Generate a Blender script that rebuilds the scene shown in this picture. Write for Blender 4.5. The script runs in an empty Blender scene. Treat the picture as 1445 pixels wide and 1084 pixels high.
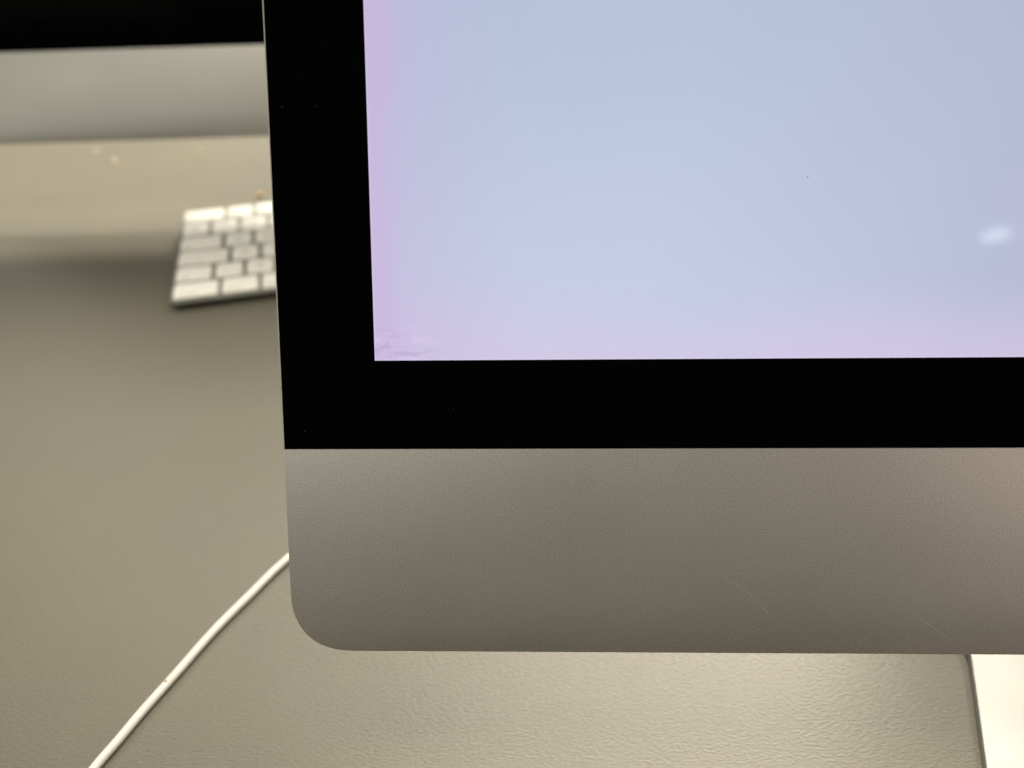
import bpy, bmesh, math, random
from mathutils import Matrix, Vector
random.seed(7)
sc = bpy.context.scene
R = math.radians
MM = 0.001

# ------------------------------------------------------------------ camera
cam_d = bpy.data.cameras.new('camera')
cam = bpy.data.objects.new('camera', cam_d)
sc.collection.objects.link(cam)
sc.camera = cam
right = Vector((0.99942709, 0.02425703, -0.02360265))
up = Vector((0.00471093, 0.59088281, 0.80674365))
back = Vector((0.0335156, -0.80639265, 0.59043001))
rot = Matrix((right, up, back)).transposed()
cam.matrix_world = Matrix.Translation((0.0724401, -0.1537012, 0.2638226)) @ rot.to_4x4()
cam_d.sensor_width = 36
cam_d.lens = 36 * 1209.44 / 1445
cam_d.clip_start = 0.01
cam_d.clip_end = 50
cam_d.dof.use_dof = True
cam_d.dof.focus_distance = 0.246
cam_d.dof.aperture_fstop = cam_d.lens / 4.0

# ------------------------------------------------------------------ world, lamps, exposure
world = bpy.data.worlds.new('World')
sc.world = world
world.use_nodes = True
bg = world.node_tree.nodes['Background']
bg.inputs['Color'].default_value = (1.0, 0.93, 0.78, 1)
bg.inputs['Strength'].default_value = 0.19

def area(name, loc, size, power, color, aim=None, shape='RECTANGLE'):
    l = bpy.data.lights.new(name, 'AREA')
    l.shape = shape
    l.size = size[0]
    if shape in ('RECTANGLE', 'ELLIPSE'):
        l.size_y = size[1]
    l.energy = power
    l.color = color
    o = bpy.data.objects.new(name, l)
    sc.collection.objects.link(o)
    o.location = loc
    if aim is not None:
        o.rotation_euler = (Vector(aim) - Vector(loc)).to_track_quat('-Z', 'Y').to_euler()
    return o

WARM = (1.0, 0.92, 0.75)
# ceiling lamps beyond and above the desk, softer panel, two added fills and downlight behind the photographer
area('ceiling_lamp_near', (0.95, 1.75, 2.0), (2.7, 0.45), 168, WARM)
area('ceiling_lamp_far', (0.75, 3.10, 2.0), (2.4, 0.9), 440, WARM)
area('ceiling_lamp_left', (-1.55, 2.05, 2.05), (1.2, 0.9), 28, (1.0, 0.92, 0.72))
area('ceiling_lamp_over', (-0.3, -0.2, 2.05), (1.2, 0.6), 18, WARM)
area('rear_panel_lamp', (-2.3, -1.9, 2.0), (2.2, 1.2), 13, (1.0, 0.98, 0.84))
area('rear_left_fill', (-2.7, -1.4, 0.75), (1.5, 1.4), 3.5, (1.0, 0.98, 0.82), aim=(0.0, 0, 0.1))  # added low fill, brightens the left of the chin
area('rear_right_fill', (2.1, -1.8, 1.15), (1.3, 1.0), 10, (1.0, 0.76, 0.64), aim=(0.15, 0, 0.1))  # added pinkish fill in place of the photographer's warm reflection in the chin
area('downlight_lamp', (2.105, -3.173, 2.0), (0.125, 0.125), 2.0, (0.9, 0.96, 1.0), shape='DISK')

vs = sc.view_settings
vs.view_transform = 'Standard'
vs.look = 'None'
vs.exposure = 0.0
vs.gamma = 1.0
vs.use_curve_mapping = False
sc.render.engine = 'CYCLES'
sc.cycles.use_denoising = True
sc.cycles.max_bounces = 8

# ------------------------------------------------------------------ helpers
def lin(r, g, b):
    def f(c):
        c /= 255.0
        return c / 12.92 if c <= 0.04045 else ((c + 0.055) / 1.055) ** 2.4
    return (f(r), f(g), f(b), 1)

class NT:
    """small node-tree helper"""
    def __init__(self, name):
        self.m = bpy.data.materials.new(name)
        self.m.use_nodes = True
        self.t = self.m.node_tree
        self.b = self.t.nodes['Principled BSDF']
        self.out = self.t.nodes['Material Output']
    def n(self, kind, **kw):
        nd = self.t.nodes.new(kind)
        for k, v in kw.items():
            setattr(nd, k, v)
        return nd
    def link(self, a, b):
        self.t.links.new(a, b)
    def val(self, sock, v):
        if hasattr(v, 'links'):
            self.link(v, sock)
        else:
            sock.default_value = v
    def coord(self, which='Object'):
        return self.n('ShaderNodeTexCoord').outputs[which]
    def mapping(self, vec, scale=(1, 1, 1), rot=(0, 0, 0), loc=(0, 0, 0)):
        m = self.n('ShaderNodeMapping')
        self.link(vec, m.inputs['Vector'])
        m.inputs['Scale'].default_value = scale
        m.inputs['Rotation'].default_value = rot
        m.inputs['Location'].default_value = loc
        return m.outputs['Vector']
    def noise(self, vec, scale, detail=2, rough=0.5, dist=0.0, color=False):
        nd = self.n('ShaderNodeTexNoise')
        self.link(vec, nd.inputs['Vector'])
        nd.inputs['Scale'].default_value = scale
        nd.inputs['Detail'].default_value = detail
        nd.inputs['Roughness'].default_value = rough
        nd.inputs['Distortion'].default_value = dist
        return nd.outputs['Color' if color else 'Fac']
    def maprange(self, v, a, b, c=0.0, d=1.0, smooth=True):
        nd = self.n('ShaderNodeMapRange', interpolation_type='SMOOTHSTEP' if smooth else 'LINEAR')
        self.link(v, nd.inputs['Value'])
        for k, x in zip(('From Min', 'From Max', 'To Min', 'To Max'), (a, b, c, d)):
            nd.inputs[k].default_value = x
        return nd.outputs['Result']
    def math(self, op, a, b=0.0, clamp=False):
        nd = self.n('ShaderNodeMath', operation=op, use_clamp=clamp)
        self.val(nd.inputs[0], a)
        self.val(nd.inputs[1], b)
        return nd.outputs[0]
    def mix(self, fac, a, b, blend='MIX'):
        nd = self.n('ShaderNodeMix', data_type='RGBA', blend_type=blend)
        self.val(nd.inputs['Factor'], fac)
        self.val(nd.inputs[6], a)
        self.val(nd.inputs[7], b)
        return nd.outputs[2]
    def bump(self, h, strength, dist):
        nd = self.n('ShaderNodeBump')
        self.link(h, nd.inputs['Height'])
        nd.inputs['Strength'].default_value = strength
        nd.inputs['Distance'].default_value = dist
        return nd.outputs['Normal']
    def set(self, **kw):
        for k, v in kw.items():
            self.val(self.b.inputs[k.replace('_', ' ')], v)
        return self

def mat_desk():
    m = NT('desk_laminate')
    co = m.coord()
    soft = m.noise(co, 7, 3, 0.6)
    spots = m.noise(co, 900, 2, 0.5)
    fine = m.mix(m.maprange(spots, 0.35, 0.7), (0.102, 0.096, 0.078, 1), (0.118, 0.111, 0.090, 1))
    col = m.mix(m.maprange(soft, 0.35, 0.7), fine, (0.119, 0.110, 0.085, 1))
    warp = m.noise(co, 160, 2, 0.5, color=True)
    vadd = m.n('ShaderNodeVectorMath', operation='MULTIPLY_ADD')
    m.link(warp, vadd.inputs[0])
    vadd.inputs[1].default_value = (0.0005, 0.0008, 0.0)
    m.link(co, vadd.inputs[2])
    grain = m.noise(m.mapping(vadd.outputs[0], (560, 1350, 400), rot=(0, 0, R(10))), 1.0, 1.5, 0.6, 0.0)
    pores = m.noise(co, 1500, 1, 0.5)
    h = m.math('ADD', grain, m.math('MULTIPLY', pores, 0.05))
    m.set(Base_Color=col, Roughness=m.maprange(grain, 0.3, 0.7, 0.46, 0.40), IOR=1.6,
          Normal=m.bump(h, 0.45, 0.00035))
    return m.m

def mat_aluminium(name, col, rough, amp=0.4):
    m = NT(name)
    co = m.coord()
    g = m.noise(co, 2900, 4, 0.95)
    g2 = m.noise(co, 1500, 2, 0.6)
    cloud = m.noise(co, 16, 3, 0.55)
    c = m.mix(m.maprange(g, 0.32, 0.68), tuple(x * (1 - amp) for x in col) + (1,), tuple(min(1, x * (1 + amp)) for x in col) + (1,))
    m.set(Base_Color=c, Metallic=1.0, Roughness=m.maprange(cloud, 0.3, 0.7, rough - 0.02, rough + 0.03),
          Normal=m.bump(m.math('ADD', g, m.math('MULTIPLY', g2, 0.6)), 0.05, 0.0001))
    return m.m

def mat_black_glass():
    m = NT('black_coated_glass')
    co = m.coord()
    s = m.noise(co, 60, 3, 0.6)
    m.set(Base_Color=(0.0012, 0.0012, 0.0014, 1), Roughness=m.maprange(s, 0.3, 0.7, 0.05, 0.09), IOR=1.07)
    return m.m

def mat_screen():
    """lit display: pale blue picture, pinker towards the left and bottom edges (aged panel)"""
    m = NT('lit_display')
    co = m.coord()
    sx = m.n('ShaderNodeSeparateXYZ')
    m.link(co, sx.inputs[0])
    s, w = sx.outputs['X'], sx.outputs['Z']
    warp = m.math('MULTIPLY', m.math('SUBTRACT', m.noise(co, 18, 2, 0.5), 0.5), 0.02)
    s2, w2 = m.math('ADD', s, warp), m.math('ADD', w, warp)
    base = m.mix(m.maprange(w2, 0.0, 0.11), lin(200, 207, 230), lin(181, 194, 217))
    base = m.mix(m.maprange(s2, 0.075, 0.20, 0, 0.85), base, lin(180, 184, 209))
    base = m.mix(m.maprange(w2, 0.027, -0.004, 0, 0.68), base, lin(216, 200, 231))
    base = m.mix(m.maprange(s2, 0.05, -0.004, 0, 0.46), base, lin(198, 180, 219))
    base = m.mix(m.maprange(s2, 0.012, -0.002, 0, 0.62), base, lin(206, 180, 222))
    # loosened film in the lower left corner: a few pale and dull streaks
    near = m.math('MULTIPLY', m.maprange(s, 0.021, 0.008), m.maprange(w, 0.0115, 0.005))
    st = m.noise(m.mapping(co, (1, 1, 2.4), rot=(0, R(-24), 0)), 150, 2, 0.5, 1.0)
    base = m.mix(m.math('MULTIPLY', near, m.maprange(st, 0.52, 0.62, 0, 0.42)), base, lin(226, 208, 242))
    base = m.mix(m.math('MULTIPLY', near, m.maprange(st, 0.44, 0.36, 0, 0.38)), base, lin(176, 160, 200))
    edge = m.math('MAXIMUM', m.maprange(s, 0.0006, 0.0002), m.maprange(w, 0.0006, 0.0002))
    base = m.mix(m.math('MULTIPLY', edge, 0.25), base, lin(236, 228, 246))
    fine = m.noise(co, 1400, 2, 0.6)
    base = m.mix(m.maprange(fine, 0.3, 0.7, 0, 0.06), base, lin(160, 170, 205))
    m.set(Base_Color=(0.002, 0.002, 0.002, 1), Roughness=0.04, IOR=1.14, Emission_Color=base, Emission_Strength=1.0)
    return m.m

def plain(name, col, rough=0.5, metallic=0.0, var=0.06, scale=200, ior=1.45, bump=0.0):
    m = NT(name)
    co = m.coord()
    nz = m.noise(co, scale, 3, 0.6)
    c = m.mix(m.maprange(nz, 0.3, 0.7), tuple(max(0, x * (1 - var)) for x in col) + (1,), tuple(min(1, x * (1 + var)) for x in col) + (1,))
    m.set(Base_Color=c, Roughness=rough, Metallic=metallic, IOR=ior)
    if bump:
        m.set(Normal=m.bump(nz, bump, 0.0003))
    return m.m

M = dict(
    desk=mat_desk(),
    alu=mat_aluminium('anodised_aluminium', (0.60, 0.59, 0.56), 0.46),
    foot=mat_aluminium('stand_aluminium', (0.365, 0.37, 0.37), 0.58, 0.10),
    black=mat_black_glass(),
    screen=mat_screen(),
    off=plain('dark_display', (0.002, 0.002, 0.002), 0.07, ior=1.05),
    key=plain('white_keycap', (0.88, 0.875, 0.855), 0.42, var=0.02),
    kbase=plain('keyboard_aluminium', (0.30, 0.30, 0.285), 0.62, 1.0, var=0.03),
    ink=plain('grey_legend_ink', (0.20, 0.20, 0.20), 0.6),
    cable=plain('white_cable_jacket', (0.66, 0.655, 0.63), 0.5, var=0.04, scale=60),
    stain=plain('brown_stain', (0.22, 0.11, 0.05), 0.7),
    dust=plain('grey_dust', (0.085, 0.09, 0.10), 0.9),
    fleck=plain('dark_fleck', (0.035, 0.035, 0.06), 0.8),
    orange=plain('orange_spot', (0.95, 0.50, 0.12), 0.5, var=0.15, scale=900),
    pale=plain('pale_spot', (0.60, 0.48, 0.34), 0.6, var=0.1, scale=900),
    brown=plain('brown_spot', (0.16, 0.11, 0.07), 0.7, var=0.1, scale=900),
    rubber=plain('black_rubber', (0.03, 0.03, 0.03), 0.8),
)
def mat_scratch():
    m = NT('bright_scratch')
    m.set(Base_Color=(0.85, 0.80, 0.72, 1), Metallic=0.6, Roughness=0.5, Alpha=0.4)
    return m.m
M['scratch'] = mat_scratch()

def mesh_obj(name, verts, faces, mat, parent=None, smooth=False, loc=None, rot=None):
    me = bpy.data.meshes.new(name)
    me.from_pydata(verts, [], faces)
    me.update()
    me.materials.append(mat)
    if smooth:
        for p in me.polygons:
            p.use_smooth = True
        me.set_sharp_from_angle(angle=R(38))
    return link(name, me, parent, loc, rot)

def link(name, me, parent=None, loc=None, rot=None):
    o = bpy.data.objects.new(name, me)
    sc.collection.objects.link(o)
    if parent is not None:
        o.parent = parent
    if loc is not None:
        o.location = loc
    if rot is not None:
        o.rotation_euler = rot
    return o

def fix_normals(o):
    bm = bmesh.new()
    bm.from_mesh(o.data)
    bmesh.ops.recalc_face_normals(bm, faces=bm.faces)
    bm.to_mesh(o.data)
    bm.free()
    return o

def rings(name, rl, mat, parent=None, cap0=True, cap1=True, smooth=True, loc=None, rot=None):
    """loft closed rings of equal length into a solid"""
    n = len(rl[0])
    v = [p for r in rl for p in r]
    f = []
    for i in range(len(rl) - 1):
        a, b = i * n, (i + 1) * n
        for j in range(n):
            k = (j + 1) % n
            f.append((a + j, a + k, b + k, b + j))
    if cap0:
        f.append(tuple(range(n - 1, -1, -1)))
    if cap1:
        f.append(tuple((len(rl) - 1) * n + j for j in range(n)))
    return fix_normals(mesh_obj(name, v, f, mat, parent, smooth, loc, rot))

def empty(name, loc=(0, 0, 0), rz=0.0):
    o = bpy.data.objects.new(name, None)
    sc.collection.objects.link(o)
    o.location = loc
    o.rotation_euler = (0, 0, rz)
    o.empty_display_size = 0.05
    return o

def tag(o, label=None, cat=None, group=None, kind=None):
    for k, v in (('label', label), ('category', cat), ('group', group), ('kind', kind)):
        if v:
            o[k] = v
    return o

# ------------------------------------------------------------------ desk
def build_desk():
    x0, x1, y0, y1, th, r = -1.1, 1.3, -0.75, 1.0, 0.025, 0.004
    def ring(i, z):
        return [(x0 + i, y0 + i, z), (x1 - i, y0 + i, z), (x1 - i, y1 - i, z), (x0 + i, y1 - i, z)]
    o = rings('desk', [ring(0.001, -th), ring(0, -th + 0.001), ring(0, -r), ring(r * 0.3, -r * 0.3), ring(r, 0.0)], M['desk'])
    tag(o, kind='structure')
build_desk()

# ------------------------------------------------------------------ desktop computers
PW, PH, CH, BZ, SD = 650.0, 446.0, 59.98, 24.85, 26.65   # panel width, height, chin, lower bezel, side bezel (mm)
SCR_H = 335.7

def corner(cx, cz, a, q, n=2.4, seg=12, inset=0.0):
    """rounded corner points; q = quadrant sign pair"""
    pts = []
    for i in range(seg + 1):
        t = i / seg * math.pi / 2
        u = math.cos(t) ** (2 / n)
        w = math.sin(t) ** (2 / n)
        pts.append((cx + q[0] * (a - inset) * u, cz + q[1] * (a - inset) * w))
    return pts

def outline(inset=0.0, a=18.2):
    """full front outline of the panel, counter-clockwise from the right lower corner (mm)"""
    p = []
    p += corner(PW - a, PH - a, a, (1, 1), inset=inset)
    p += corner(a, PH - a, a, (-1, 1), inset=inset)[::-1]
    p += corner(a, a, a, (-1, -1), inset=inset)
    p += corner(PW - a, a, a, (1, -1), inset=inset)[::-1]
    return p

def chin_outline(inset=0.0, a=18.2, top=CH - 0.06):
    p = [(PW - inset, top - inset), (inset, top - inset)]
    p += corner(a, a, a, (-1, -1), inset=inset)
    p += corner(PW - a, a, a, (1, -1), inset=inset)[::-1]
    return p

def to3(pts, depth):
    return [(x * MM, depth * MM, z * MM) for x, z in pts]

def build_computer(name, loc, rz, tilt, h, lit, hinge_gap=0.0):
    root = empty(name, loc, rz)
    L, T = (0, 0, h * MM), (-tilt, 0, 0)
    kw = dict(loc=L, rot=T)
    # rear shell: thin rim, then a bulge towards the middle
    rl = [to3(outline(0.0), 2.02), to3(outline(0.0), 5.0)]
    cxm, czm = PW / 2, PH * 0.5
    for s, d in ((0.985, 5.6), (0.95, 6.6), (0.88, 8.5), (0.76, 12), (0.60, 17), (0.42, 25), (0.22, 41)):
        rl.append(to3([(cxm + (x - cxm) * s, czm + (z - czm) * s) for x, z in outline(0.0)], d))
    rings('rear_shell', rl, M['alu'], root, **kw)
    # lower front panel (chin)
    chin = rings('chin', [to3(chin_outline(0.3), 0.0), to3(chin_outline(0.09), 0.09), to3(chin_outline(0.0), 0.35), to3(chin_outline(0.0), 2.0)],
                 M['alu'], root, **kw)
    # metal rim round the glass
    a = 18.2
    gi = 0.32
    outer = [(0, CH)] + corner(a, PH - a, a, (-1, 1)) + corner(PW - a, PH - a, a, (1, 1))[::-1] + [(PW, CH)]
    inner = [(gi, CH)] + corner(a, PH - a, a, (-1, 1), inset=gi) + corner(PW - a, PH - a, a, (1, 1), inset=gi)[::-1] + [(PW - gi, CH)]
    v = to3(outer, 2.0) + to3(outer, 0.18) + to3(inner, 0.06) + to3(inner, 2.0)
    n = len(outer)
    f = []
    for i in range(n - 1):
        for r in range(3):
            f.append((r * n + i, r * n + i + 1, (r + 1) * n + i + 1, (r + 1) * n + i))
    fix_normals(mesh_obj('rim', v, f, M['alu'], root, True, **kw))
    # black glass border with the display opening
    go = [(x, z) for x, z in ([(gi + 0.04, CH + 0.04)] + corner(a, PH - a, a, (-1, 1), inset=gi + 0.04) + corner(PW - a, PH - a, a, (1, 1), inset=gi + 0.04)[::-1] + [(PW - gi - 0.04, CH + 0.04)])]
    sx0, sx1, sz0, sz1 = SD, PW - SD, CH + BZ, CH + BZ + SCR_H
    bm = bmesh.new()
    ov = [bm.verts.new(p) for p in to3(go, 0.0)]
    iv = [bm.verts.new(p) for p in to3([(sx0, sz0), (sx0, sz1), (sx1, sz1), (sx1, sz0)], 0.0)]
    k = len(corner(0, 0, 1, (1, 1)))
    A, B = 1 + k // 2, 1 + k + k // 2
    bm.faces.new([ov[i] for i in range(0, A + 1)] + [iv[1], iv[0]])
    bm.faces.new([ov[i] for i in range(A, B + 1)] + [iv[2], iv[1]])
    bm.faces.new([ov[i] for i in range(B, len(ov))] + [iv[3], iv[2]])
    bm.faces.new([ov[-1], ov[0], iv[0], iv[3]])
    ext = bmesh.ops.extrude_face_region(bm, geom=list(bm.faces))
    bmesh.ops.translate(bm, verts=[g for g in ext['geom'] if isinstance(g, bmesh.types.BMVert)], vec=(0, 1.6 * MM, 0))
    bmesh.ops.recalc_face_normals(bm, faces=bm.faces)
    me = bpy.data.meshes.new('glass_border')
    bm.to_mesh(me)
    bm.free()
    me.materials.append(M['black'])
    glass = link('glass_border', me, root, **kw)
    # display, its own origin at its lower left corner
    sw, sh = (sx1 - sx0) * MM, SCR_H * MM
    off = Vector((sx0 * MM, 0.12 * MM, sz0 * MM))
    off.rotate(Matrix.Rotation(-tilt, 3, 'X'))
    e = 0.0002
    dv = [(-e, 0, -e), (sw + e, 0, -e), (sw + e, 0, sh + e), (-e, 0, sh + e)]
    dv += [(x, 0.0012, z) for x, y, z in dv]
    df = [(0, 1, 2, 3), (7, 6, 5, 4), (0, 4, 5, 1), (1, 5, 6, 2), (2, 6, 7, 3), (3, 7, 4, 0)]
    screen = mesh_obj('display', dv, df, M['screen'] if lit else M['off'], root, loc=Vector(L) + off, rot=T)
    fix_normals(screen)
    # stand: one foot plate that flares a little to the front, and a bent arm up to the hinge
    def foot_half(y):
        return 101 + (38 - y) * 0.285 if y < 38 else 101 - (y - 38) * 0.05
    cxp = PW / 2
    ys = [150, 90, 38, 20, 0, -14]
    lft = [(cxp - foot_half(y), y) for y in ys]
    rgt = [(cxp + foot_half(y), y) for y in ys][::-1]
    # rounded front corners
    fx = foot_half(-20)
    lft += [(cxp - fx + 0.6, -18.5), (cxp - fx + 2.5, -21.5), (cxp - fx + 6, -23)]
    rgt = [(cxp + fx - 6, -23), (cxp + fx - 2.5, -21.5), (cxp + fx - 0.6, -18.5)] + rgt
    pl = lft + rgt
    def fr(s_in, z):
        r = []
        for x, y in pl:
            sx = 1 if x > cxp else -1
            yy = y + s_in if y < -17 else (y - s_in if y >= 149 else y)
            r.append(((x - sx * s_in) * MM, yy * MM, z * MM))
        return r
    rings('stand_foot', [fr(0.5, 0.3), fr(0.0, 0.7), fr(0.0, 3.0), fr(0.2, 3.4), fr(0.6, 3.6)], M['foot'], root)
    # arm profile (y, z) from the foot plate to the hinge behind the panel
    hz, hy = 0.5 * PH, 43.0
    hc = Vector((0, hy * math.cos(tilt) + hz * math.sin(tilt), h + hz * math.cos(tilt) - hy * math.sin(tilt)))
    prof = [(150, 0.3), (172, 0.6), (186, 4), (193, 12), (196, 24), (198, 60), (199, 110), (198, 160), (194, hc.z - 28), (186, hc.z - 12), (hc.y + 24, hc.z - 3), (hc.y, hc.z)]
    th = 3.4
    front, rear = [], []
    for i, (y, z) in enumerate(prof):
        a0 = prof[max(0, i - 1)]
        a1 = prof[min(len(prof) - 1, i + 1)]
        d = Vector((a1[0] - a0[0], a1[1] - a0[1])).normalized()
        nrm = Vector((-d.y, d.x))
        front.append((y + nrm.x * th, z + nrm.y * th))
        rear.append((y, z))
    rl = []
    for i in range(len(prof)):
        hw = 95 if prof[i][1] < 30 else 95 - 53 * min(1.0, (prof[i][1] - 30) / 120)
        rl.append([((cxp - hw) * MM, rear[i][0] * MM, rear[i][1] * MM), ((cxp + hw) * MM, rear[i][0] * MM, rear[i][1] * MM),
                   ((cxp + hw) * MM, front[i][0] * MM, front[i][1] * MM), ((cxp - hw) * MM, front[i][0] * MM, front[i][1] * MM)])
    rings('stand_arm', rl, M['foot'], root)
    return root, chin, glass, screen

TILT = 0.492
front_pc, chin, glass, screen = build_computer('desktop_computer', (0, 0, 0), 0.0, TILT, 55.383, True)
tag(front_pc, 'large aluminium desktop computer with lit pale lavender screen, black border and scratched chin', 'computer')
brz = 0.0464
bx = -322.0
back_pc, _, _, _ = build_computer('desktop_computer', (bx * math.cos(brz) * MM, (430.92 + bx * math.sin(brz)) * MM, 0), brz, 0.3943, 54.66, False)
tag(back_pc, 'blurred aluminium desktop computer with dark screen at the back behind the keyboard', 'computer')

# scratches on the chin: thin tapered burrs that follow measured points (mm on the panel)
def scratch(pts, width):
    n = 24
    P = []
    for i in range(n + 1):
        t = i / n * (len(pts) - 1)
        k = min(int(t), len(pts) - 2)
        u = t - k
        p0, p1, p2, p3 = (Vector(pts[max(0, min(len(pts) - 1, k + j))]) for j in (-1, 0, 1, 2))
        P.append(0.5 * ((2 * p1) + (-p0 + p2) * u + (2 * p0 - 5 * p1 + 4 * p2 - p3) * u * u + (-p0 + 3 * p1 - 3 * p2 + p3) * u ** 3))
    v, f = [], []
    for i, p in enumerate(P):
        d = (P[min(n, i + 1)] - P[max(0, i - 1)]).normalized()
        nn = Vector((-d.y, d.x))
        w = width * (0.25 + 0.75 * math.sin(math.pi * i / n)) * random.uniform(0.55, 1.0)
        a, b = p + nn * w / 2, p - nn * w / 2
        v += [(a.x * MM, -0.012 * MM, a.y * MM), (p.x * MM, -0.03 * MM, p.y * MM), (b.x * MM, -0.012 * MM, b.y * MM)]
        if i:
            q = 3 * i
            f += [(q - 3, q - 2, q + 1, q), (q - 2, q - 1, q + 2, q + 1)]
    o = mesh_obj('scratch', v, f, M['scratch'], chin)
    return o
scratch([(123.6, 22.3), (128.2, 20.2), (134.8, 13.9), (142.0, 6.5)], 0.17)
scratch([(170.2, 13.6), (176.4, 12.8), (182.6, 8.2), (188.7, 4.0)], 0.19)
scratch([(162.0, 3.0), (165.5, 6.2), (168.2, 10.9)], 0.07)
scratch([(86.25, 17.05), (86.65, 17.5)], 0.42)
for bxm in (134.5, 165.3):
    scratch([(bxm - 0.7, 0.03), (bxm - 0.2, 0.16), (bxm + 0.2, 0.10), (bxm + 0.8, 0.04)], 0.22)

# dust on the glass and on the display
def flakes(name, pts, mat, parent, y):
    v, f = [], []
    for x, z, s in pts:
        k = random.randint(5, 7)
        a0 = random.random() * 6.28
        st = random.uniform(0.35, 1.0)
        b = len(v)
        for i in range(k):
            t = a0 + 6.283 * i / k
            r = s * random.uniform(0.6, 1.0)
            v.append(((x + r * math.cos(t)) * MM, y * MM, (z + r * st * math.sin(t)) * MM))
        v.append((x * MM, (y - 0.03) * MM, z * MM))
        f += [(b + (i + 1) % k, b + i, b + k) for i in range(k)]
    o = mesh_obj(name, v, f, mat, parent)
    o['kind'] = 'stuff'
    return o
dust = [(12.9, 152.9, .16), (6.3, 65.0, .22), (48.2, 71.1, .16), (8.6, 161.4, .12), (4.0, 152.8, .18), (10.2, 131.5, .1), (38.5, 69, .1), (64, 61.2, .14), (167, 76.3, .12), (108, 65.4, .11)]
for i in range(26):
    dust.append((random.uniform(2, 24), random.uniform(62, 180), random.uniform(.04, .09)) if i % 2 else (random.uniform(26, 205), random.uniform(61, 83), random.uniform(.04, .09)))
flakes('dust', dust, M['dust'], glass, -0.01)
sp = [(143.1 - SD, 132.9 - CH - BZ, .24), (143.7 - SD, 133.2 - CH - BZ, .15), (117, 178 - CH - BZ, .12)]
for i in range(8):
    sp.append((random.uniform(5, 170), random.uniform(4, 100), random.uniform(.03, .06)))
flakes('dust', sp, M['fleck'], screen, -0.02)

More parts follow.
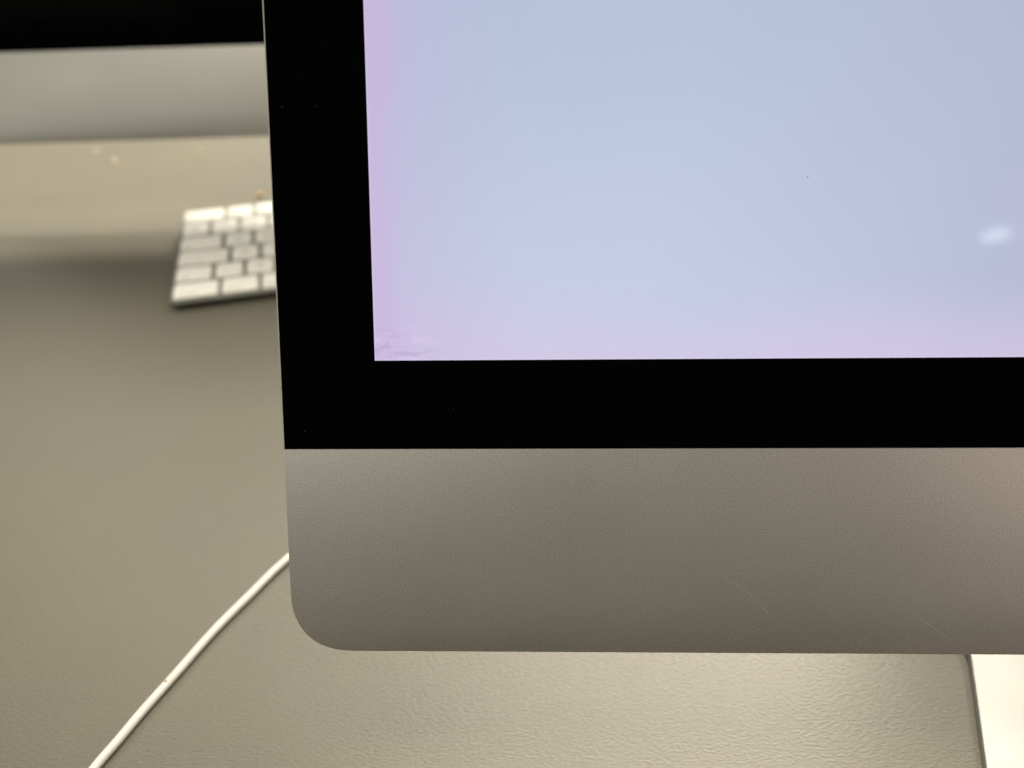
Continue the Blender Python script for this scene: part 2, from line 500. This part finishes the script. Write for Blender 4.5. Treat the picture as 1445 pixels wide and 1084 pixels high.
# ------------------------------------------------------------------ keyboard
U = 19.05
KG = 2.7
def build_keyboard():
    root = empty('keyboard', (-147.36 * MM, 284.68 * MM, 0), 0.2413)
    tilt = R(3.4)
    W, D = 22 * U - KG, 6 * U - KG
    base_z = 7.0
    T = (tilt, 0, 0)
    L = (0, 0, base_z * MM)
    mg = 2.3
    def rr(inset, z, r=5.0):
        p = []
        x0, x1, y0, y1 = -mg + inset, W + mg - inset, -mg + inset, D + mg - inset
        r = r - inset
        for cx_, cy_, a in ((x1 - r, y1 - r, 0), (x0 + r, y1 - r, 90), (x0 + r, y0 + r, 180), (x1 - r, y0 + r, 270)):
            for i in range(7):
                t = R(a + 15 * i)
                p.append(((cx_ + r * math.cos(t)) * MM, (cy_ + r * math.sin(t)) * MM, z * MM))
        return p
    rings('base', [rr(2.2, -5.0), rr(0.7, -4.4), rr(0, -3.2), rr(0, -1.9), rr(0.35, -1.5)], M['kbase'], root, loc=L, rot=T)
    # raised rear edge underneath and the feet
    v = []
    for x in (3, W - 3):
        for y, z in ((D - 26, -5.02), (D - 3, -5.02), (D - 4, -10.8), (D - 18, -11.4)):
            v.append((x * MM, y * MM, z * MM))
    fix_normals(mesh_obj('rear_ridge', v, [(0, 1, 2, 3), (7, 6, 5, 4), (0, 4, 5, 1), (1, 5, 6, 2), (2, 6, 7, 3), (3, 7, 4, 0)], M['kbase'], root, loc=L, rot=T))
    for x in (12, W - 12):
        ring = lambda r, z: [((x + 5 * r * math.cos(R(20 * i))) * MM, (8 + 3 * r * math.sin(R(20 * i))) * MM, z * MM) for i in range(18)]
        rings('foot', [ring(1, -5.02), ring(1, -6.9), ring(0.85, -7.4)], M['rubber'], root, loc=L, rot=T)
    cache = {}
    def key_mesh(wu, hu):
        k = (wu, hu)
        if k in cache:
            return cache[k]
        w, d = wu * U - KG, hu * U - KG
        rl = []
        for ins, z in ((0.15, -1.5), (0.0, -1.3), (0.0, -0.35), (0.15, -0.08), (0.5, 0.0)):
            p = []
            r = 2.0 - ins
            for cx_, cy_, a in ((w - 2.0, d - 2.0, 0), (2.0, d - 2.0, 90), (2.0, 2.0, 180), (w - 2.0, 2.0, 270)):
                for i in range(3):
                    t = R(a + 45 * i)
                    p.append(((cx_ + r * math.cos(t)) * MM, (cy_ + r * math.sin(t)) * MM, z * MM))
            rl.append(p)
        o = rings('key', rl, M['key'])
        me = o.data
        bpy.data.objects.remove(o)
        cache[k] = me
        return me
    tcache = {}
    def legend_mesh(ch, size):
        k = (ch, size)
        if k not in tcache:
            cu = bpy.data.curves.new('legend', 'FONT')
            cu.body = ch
            cu.size = size * MM
            cu.align_x = 'CENTER' if len(ch) == 1 else 'LEFT'
            cu.align_y = 'CENTER'
            cu.resolution_u = 2
            ob = bpy.data.objects.new('legend', cu)
            sc.collection.objects.link(ob)
            bpy.context.view_layer.update()
            me = bpy.data.meshes.new_from_object(ob)
            me.materials.clear()
            me.materials.append(M['ink'])
            bpy.data.objects.remove(ob)
            tcache[k] = me
        return tcache[k]
    ct, st = math.cos(tilt), math.sin(tilt)
    def key(xu, row, wu, hu=1.0, text=None):
        x, y = xu * U * MM, (6 - row) * U * MM
        if hu > 1:
            y -= (hu - 1) * U * MM
        o = link('key', key_mesh(wu, hu), root, (x, y * ct, base_z * MM + y * st), T)
        if text:
            one = len(text) == 1
            wmm, hmm = wu * U - KG, hu * U - KG
            me = legend_mesh(text, 6.2 if one else 3.6)
            link('legend', me, o, (wmm / 2 * MM, hmm / 2 * MM, 0.03 * MM) if one else (2.0 * MM, 3.4 * MM, 0.03 * MM))
    def row(r, start, items):
        x = start
        for it in items:
            t, w = it if isinstance(it, tuple) else (it, 1.0)
            key(x, r, w, 1.0, t)
            x += w
    row(1, 0, [('esc', 1.5)] + ['F%d' % i for i in range(1, 13)] + [(None, 1.0)])
    row(2, 0, list('§1234567890-=') + [('delete', 1.5)])
    row(3, 0, [('tab', 1.5)] + list('QWERTYUIOP[]'))
    row(4, 0, [('caps lock', 1.75)] + list("ASDFGHJKL;'\\"))
    row(5, 0, [('shift', 1.25)] + list('`ZXCVBNM,./') + [('shift', 2.25)])
    row(6, 0, [('control', 1.5), ('option', 1.25), ('command', 1.5), (None, 6.0), ('command', 1.5), ('option', 1.25), ('control', 1.5)])
    key(13.75, 4, 0.75, 2.0)
    row(1, 14.75, ['F13', 'F14', 'F15'])
    row(2, 14.75, ['fn', 'home', (None, 1.0)])
    row(3, 14.75, [(None, 1.0), 'end', (None, 1.0)])
    key(15.75, 5, 1.0)
    row(6, 14.75, [(None, 1.0)] * 3)
    row(1, 18, ['F16', 'F17', 'F18', 'F19'])
    row(2, 18, ['clear', '=', '/', '*'])
    row(3, 18, ['7', '8', '9', '-'])
    row(4, 18, ['4', '5', '6', '+'])
    row(5, 18, ['1', '2', '3'])
    row(6, 18, [('0', 2.0), '.'])
    key(21, 6, 1.0, 2.0)
    tag(root, 'white keyboard with silver aluminium base lying on the desk before the back computer', 'keyboard')
build_keyboard()

# ------------------------------------------------------------------ cable
def build_cable():
    pts = [(250, 330), (120, 262), (60, 190), (10, 134), (-14, 108), (-31.5, 84.1), (-42, 65), (-50.8, 48.2), (-58.2, 30.8), (-65.0, 15.1), (-69.6, 3.2), (-72.9, -4.8), (-78, -20), (-82, -40), (-80, -75), (-62, -130), (-20, -200)]
    P = [Vector((x, y)) for x, y in pts]
    path = []
    for k in range(len(P) - 1):
        p0, p1, p2, p3 = P[max(0, k - 1)], P[k], P[k + 1], P[min(len(P) - 1, k + 2)]
        for i in range(8):
            u = i / 8
            path.append(0.5 * ((2 * p1) + (-p0 + p2) * u + (2 * p0 - 5 * p1 + 4 * p2 - p3) * u * u + (-p0 + 3 * p1 - 3 * p2 + p3) * u ** 3))
    path.append(P[-1])
    r = 1.54
    rl = []
    for i, p in enumerate(path):
        d = (path[min(len(path) - 1, i + 1)] - path[max(0, i - 1)]).normalized()
        nn = Vector((-d.y, d.x))
        z = r + 0.05
        rl.append([((p.x + nn.x * r * math.cos(R(22.5 * j))) * MM, (p.y + nn.y * r * math.cos(R(22.5 * j))) * MM, (z + r * math.sin(R(22.5 * j))) * MM) for j in range(16)])
    o = rings('cable', rl, M['cable'])
    tag(o, 'thin white cable curving over the desk beside the lit computer', 'cable')
    # brown speck of dirt stuck to it
    c = Vector((-60.6, 25.6))
    v, f = [], []
    for i in range(9):
        t = 6.283 * i / 9
        q = Vector((0.75 * math.cos(t), 0.5 * math.sin(t))) * random.uniform(.7, 1)
        v.append(((c.x + q.x) * MM, (c.y + q.y) * MM, (2 * r + 0.0) * MM))
    v.append((c.x * MM, c.y * MM, (2 * r + 0.14) * MM))
    f = [(i, (i + 1) % 9, 9) for i in range(9)]
    mesh_obj('stain', v, f, M['stain'], o)
build_cable()

# ------------------------------------------------------------------ small raised spots on the desk
def spot(x, y, size, mat, label, group=None):
    bm = bmesh.new()
    bmesh.ops.create_icosphere(bm, subdivisions=2, radius=1.0)
    for vv in bm.verts:
        vv.co *= random.uniform(0.75, 1.1)
        vv.co.x *= size[0] * MM
        vv.co.y *= size[1] * MM
        vv.co.z = vv.co.z * size[2] * MM
    zmin = min(vv.co.z for vv in bm.verts)
    for vv in bm.verts:
        vv.co.z -= zmin
    me = bpy.data.meshes.new('spot')
    bm.to_mesh(me)
    bm.free()
    me.materials.append(mat)
    for p in me.polygons:
        p.use_smooth = True
    o = link('spot', me, None, (x * MM, y * MM, 0.0), (0, 0, random.random() * 3))
    tag(o, label, 'spot', group)
G = 'small spots on the desk under the back computer'
spot(-138.2, 446.5, (1.7, 2.2, 2.2), M['orange'], 'small orange crumb on the desk right behind the keyboard top row', G)
spot(-280.9, 520.6, (2.3, 2.6, 1.0), M['pale'], 'larger pale crumb on the desk below the back computer', G)
spot(-306.3, 545.2, (1.8, 2.4, 0.8), M['pale'], 'smaller pale crumb nearest the back computer, left of the two close together', G)
spot(-215.2, 541.9, (1.8, 2.0, 0.8), M['pale'], 'pale crumb by itself on the desk right under the back computer above the keyboard', G)
spot(-309.4, 442.8, (1.6, 0.9, 0.5), M['brown'], 'small dark crumb on the desk left of the keyboard under the back computer', G)
spot(-330.7, 439.6, (1.8, 0.9, 0.5), M['brown'], 'small dark crumb at the very left edge of the photo', G)
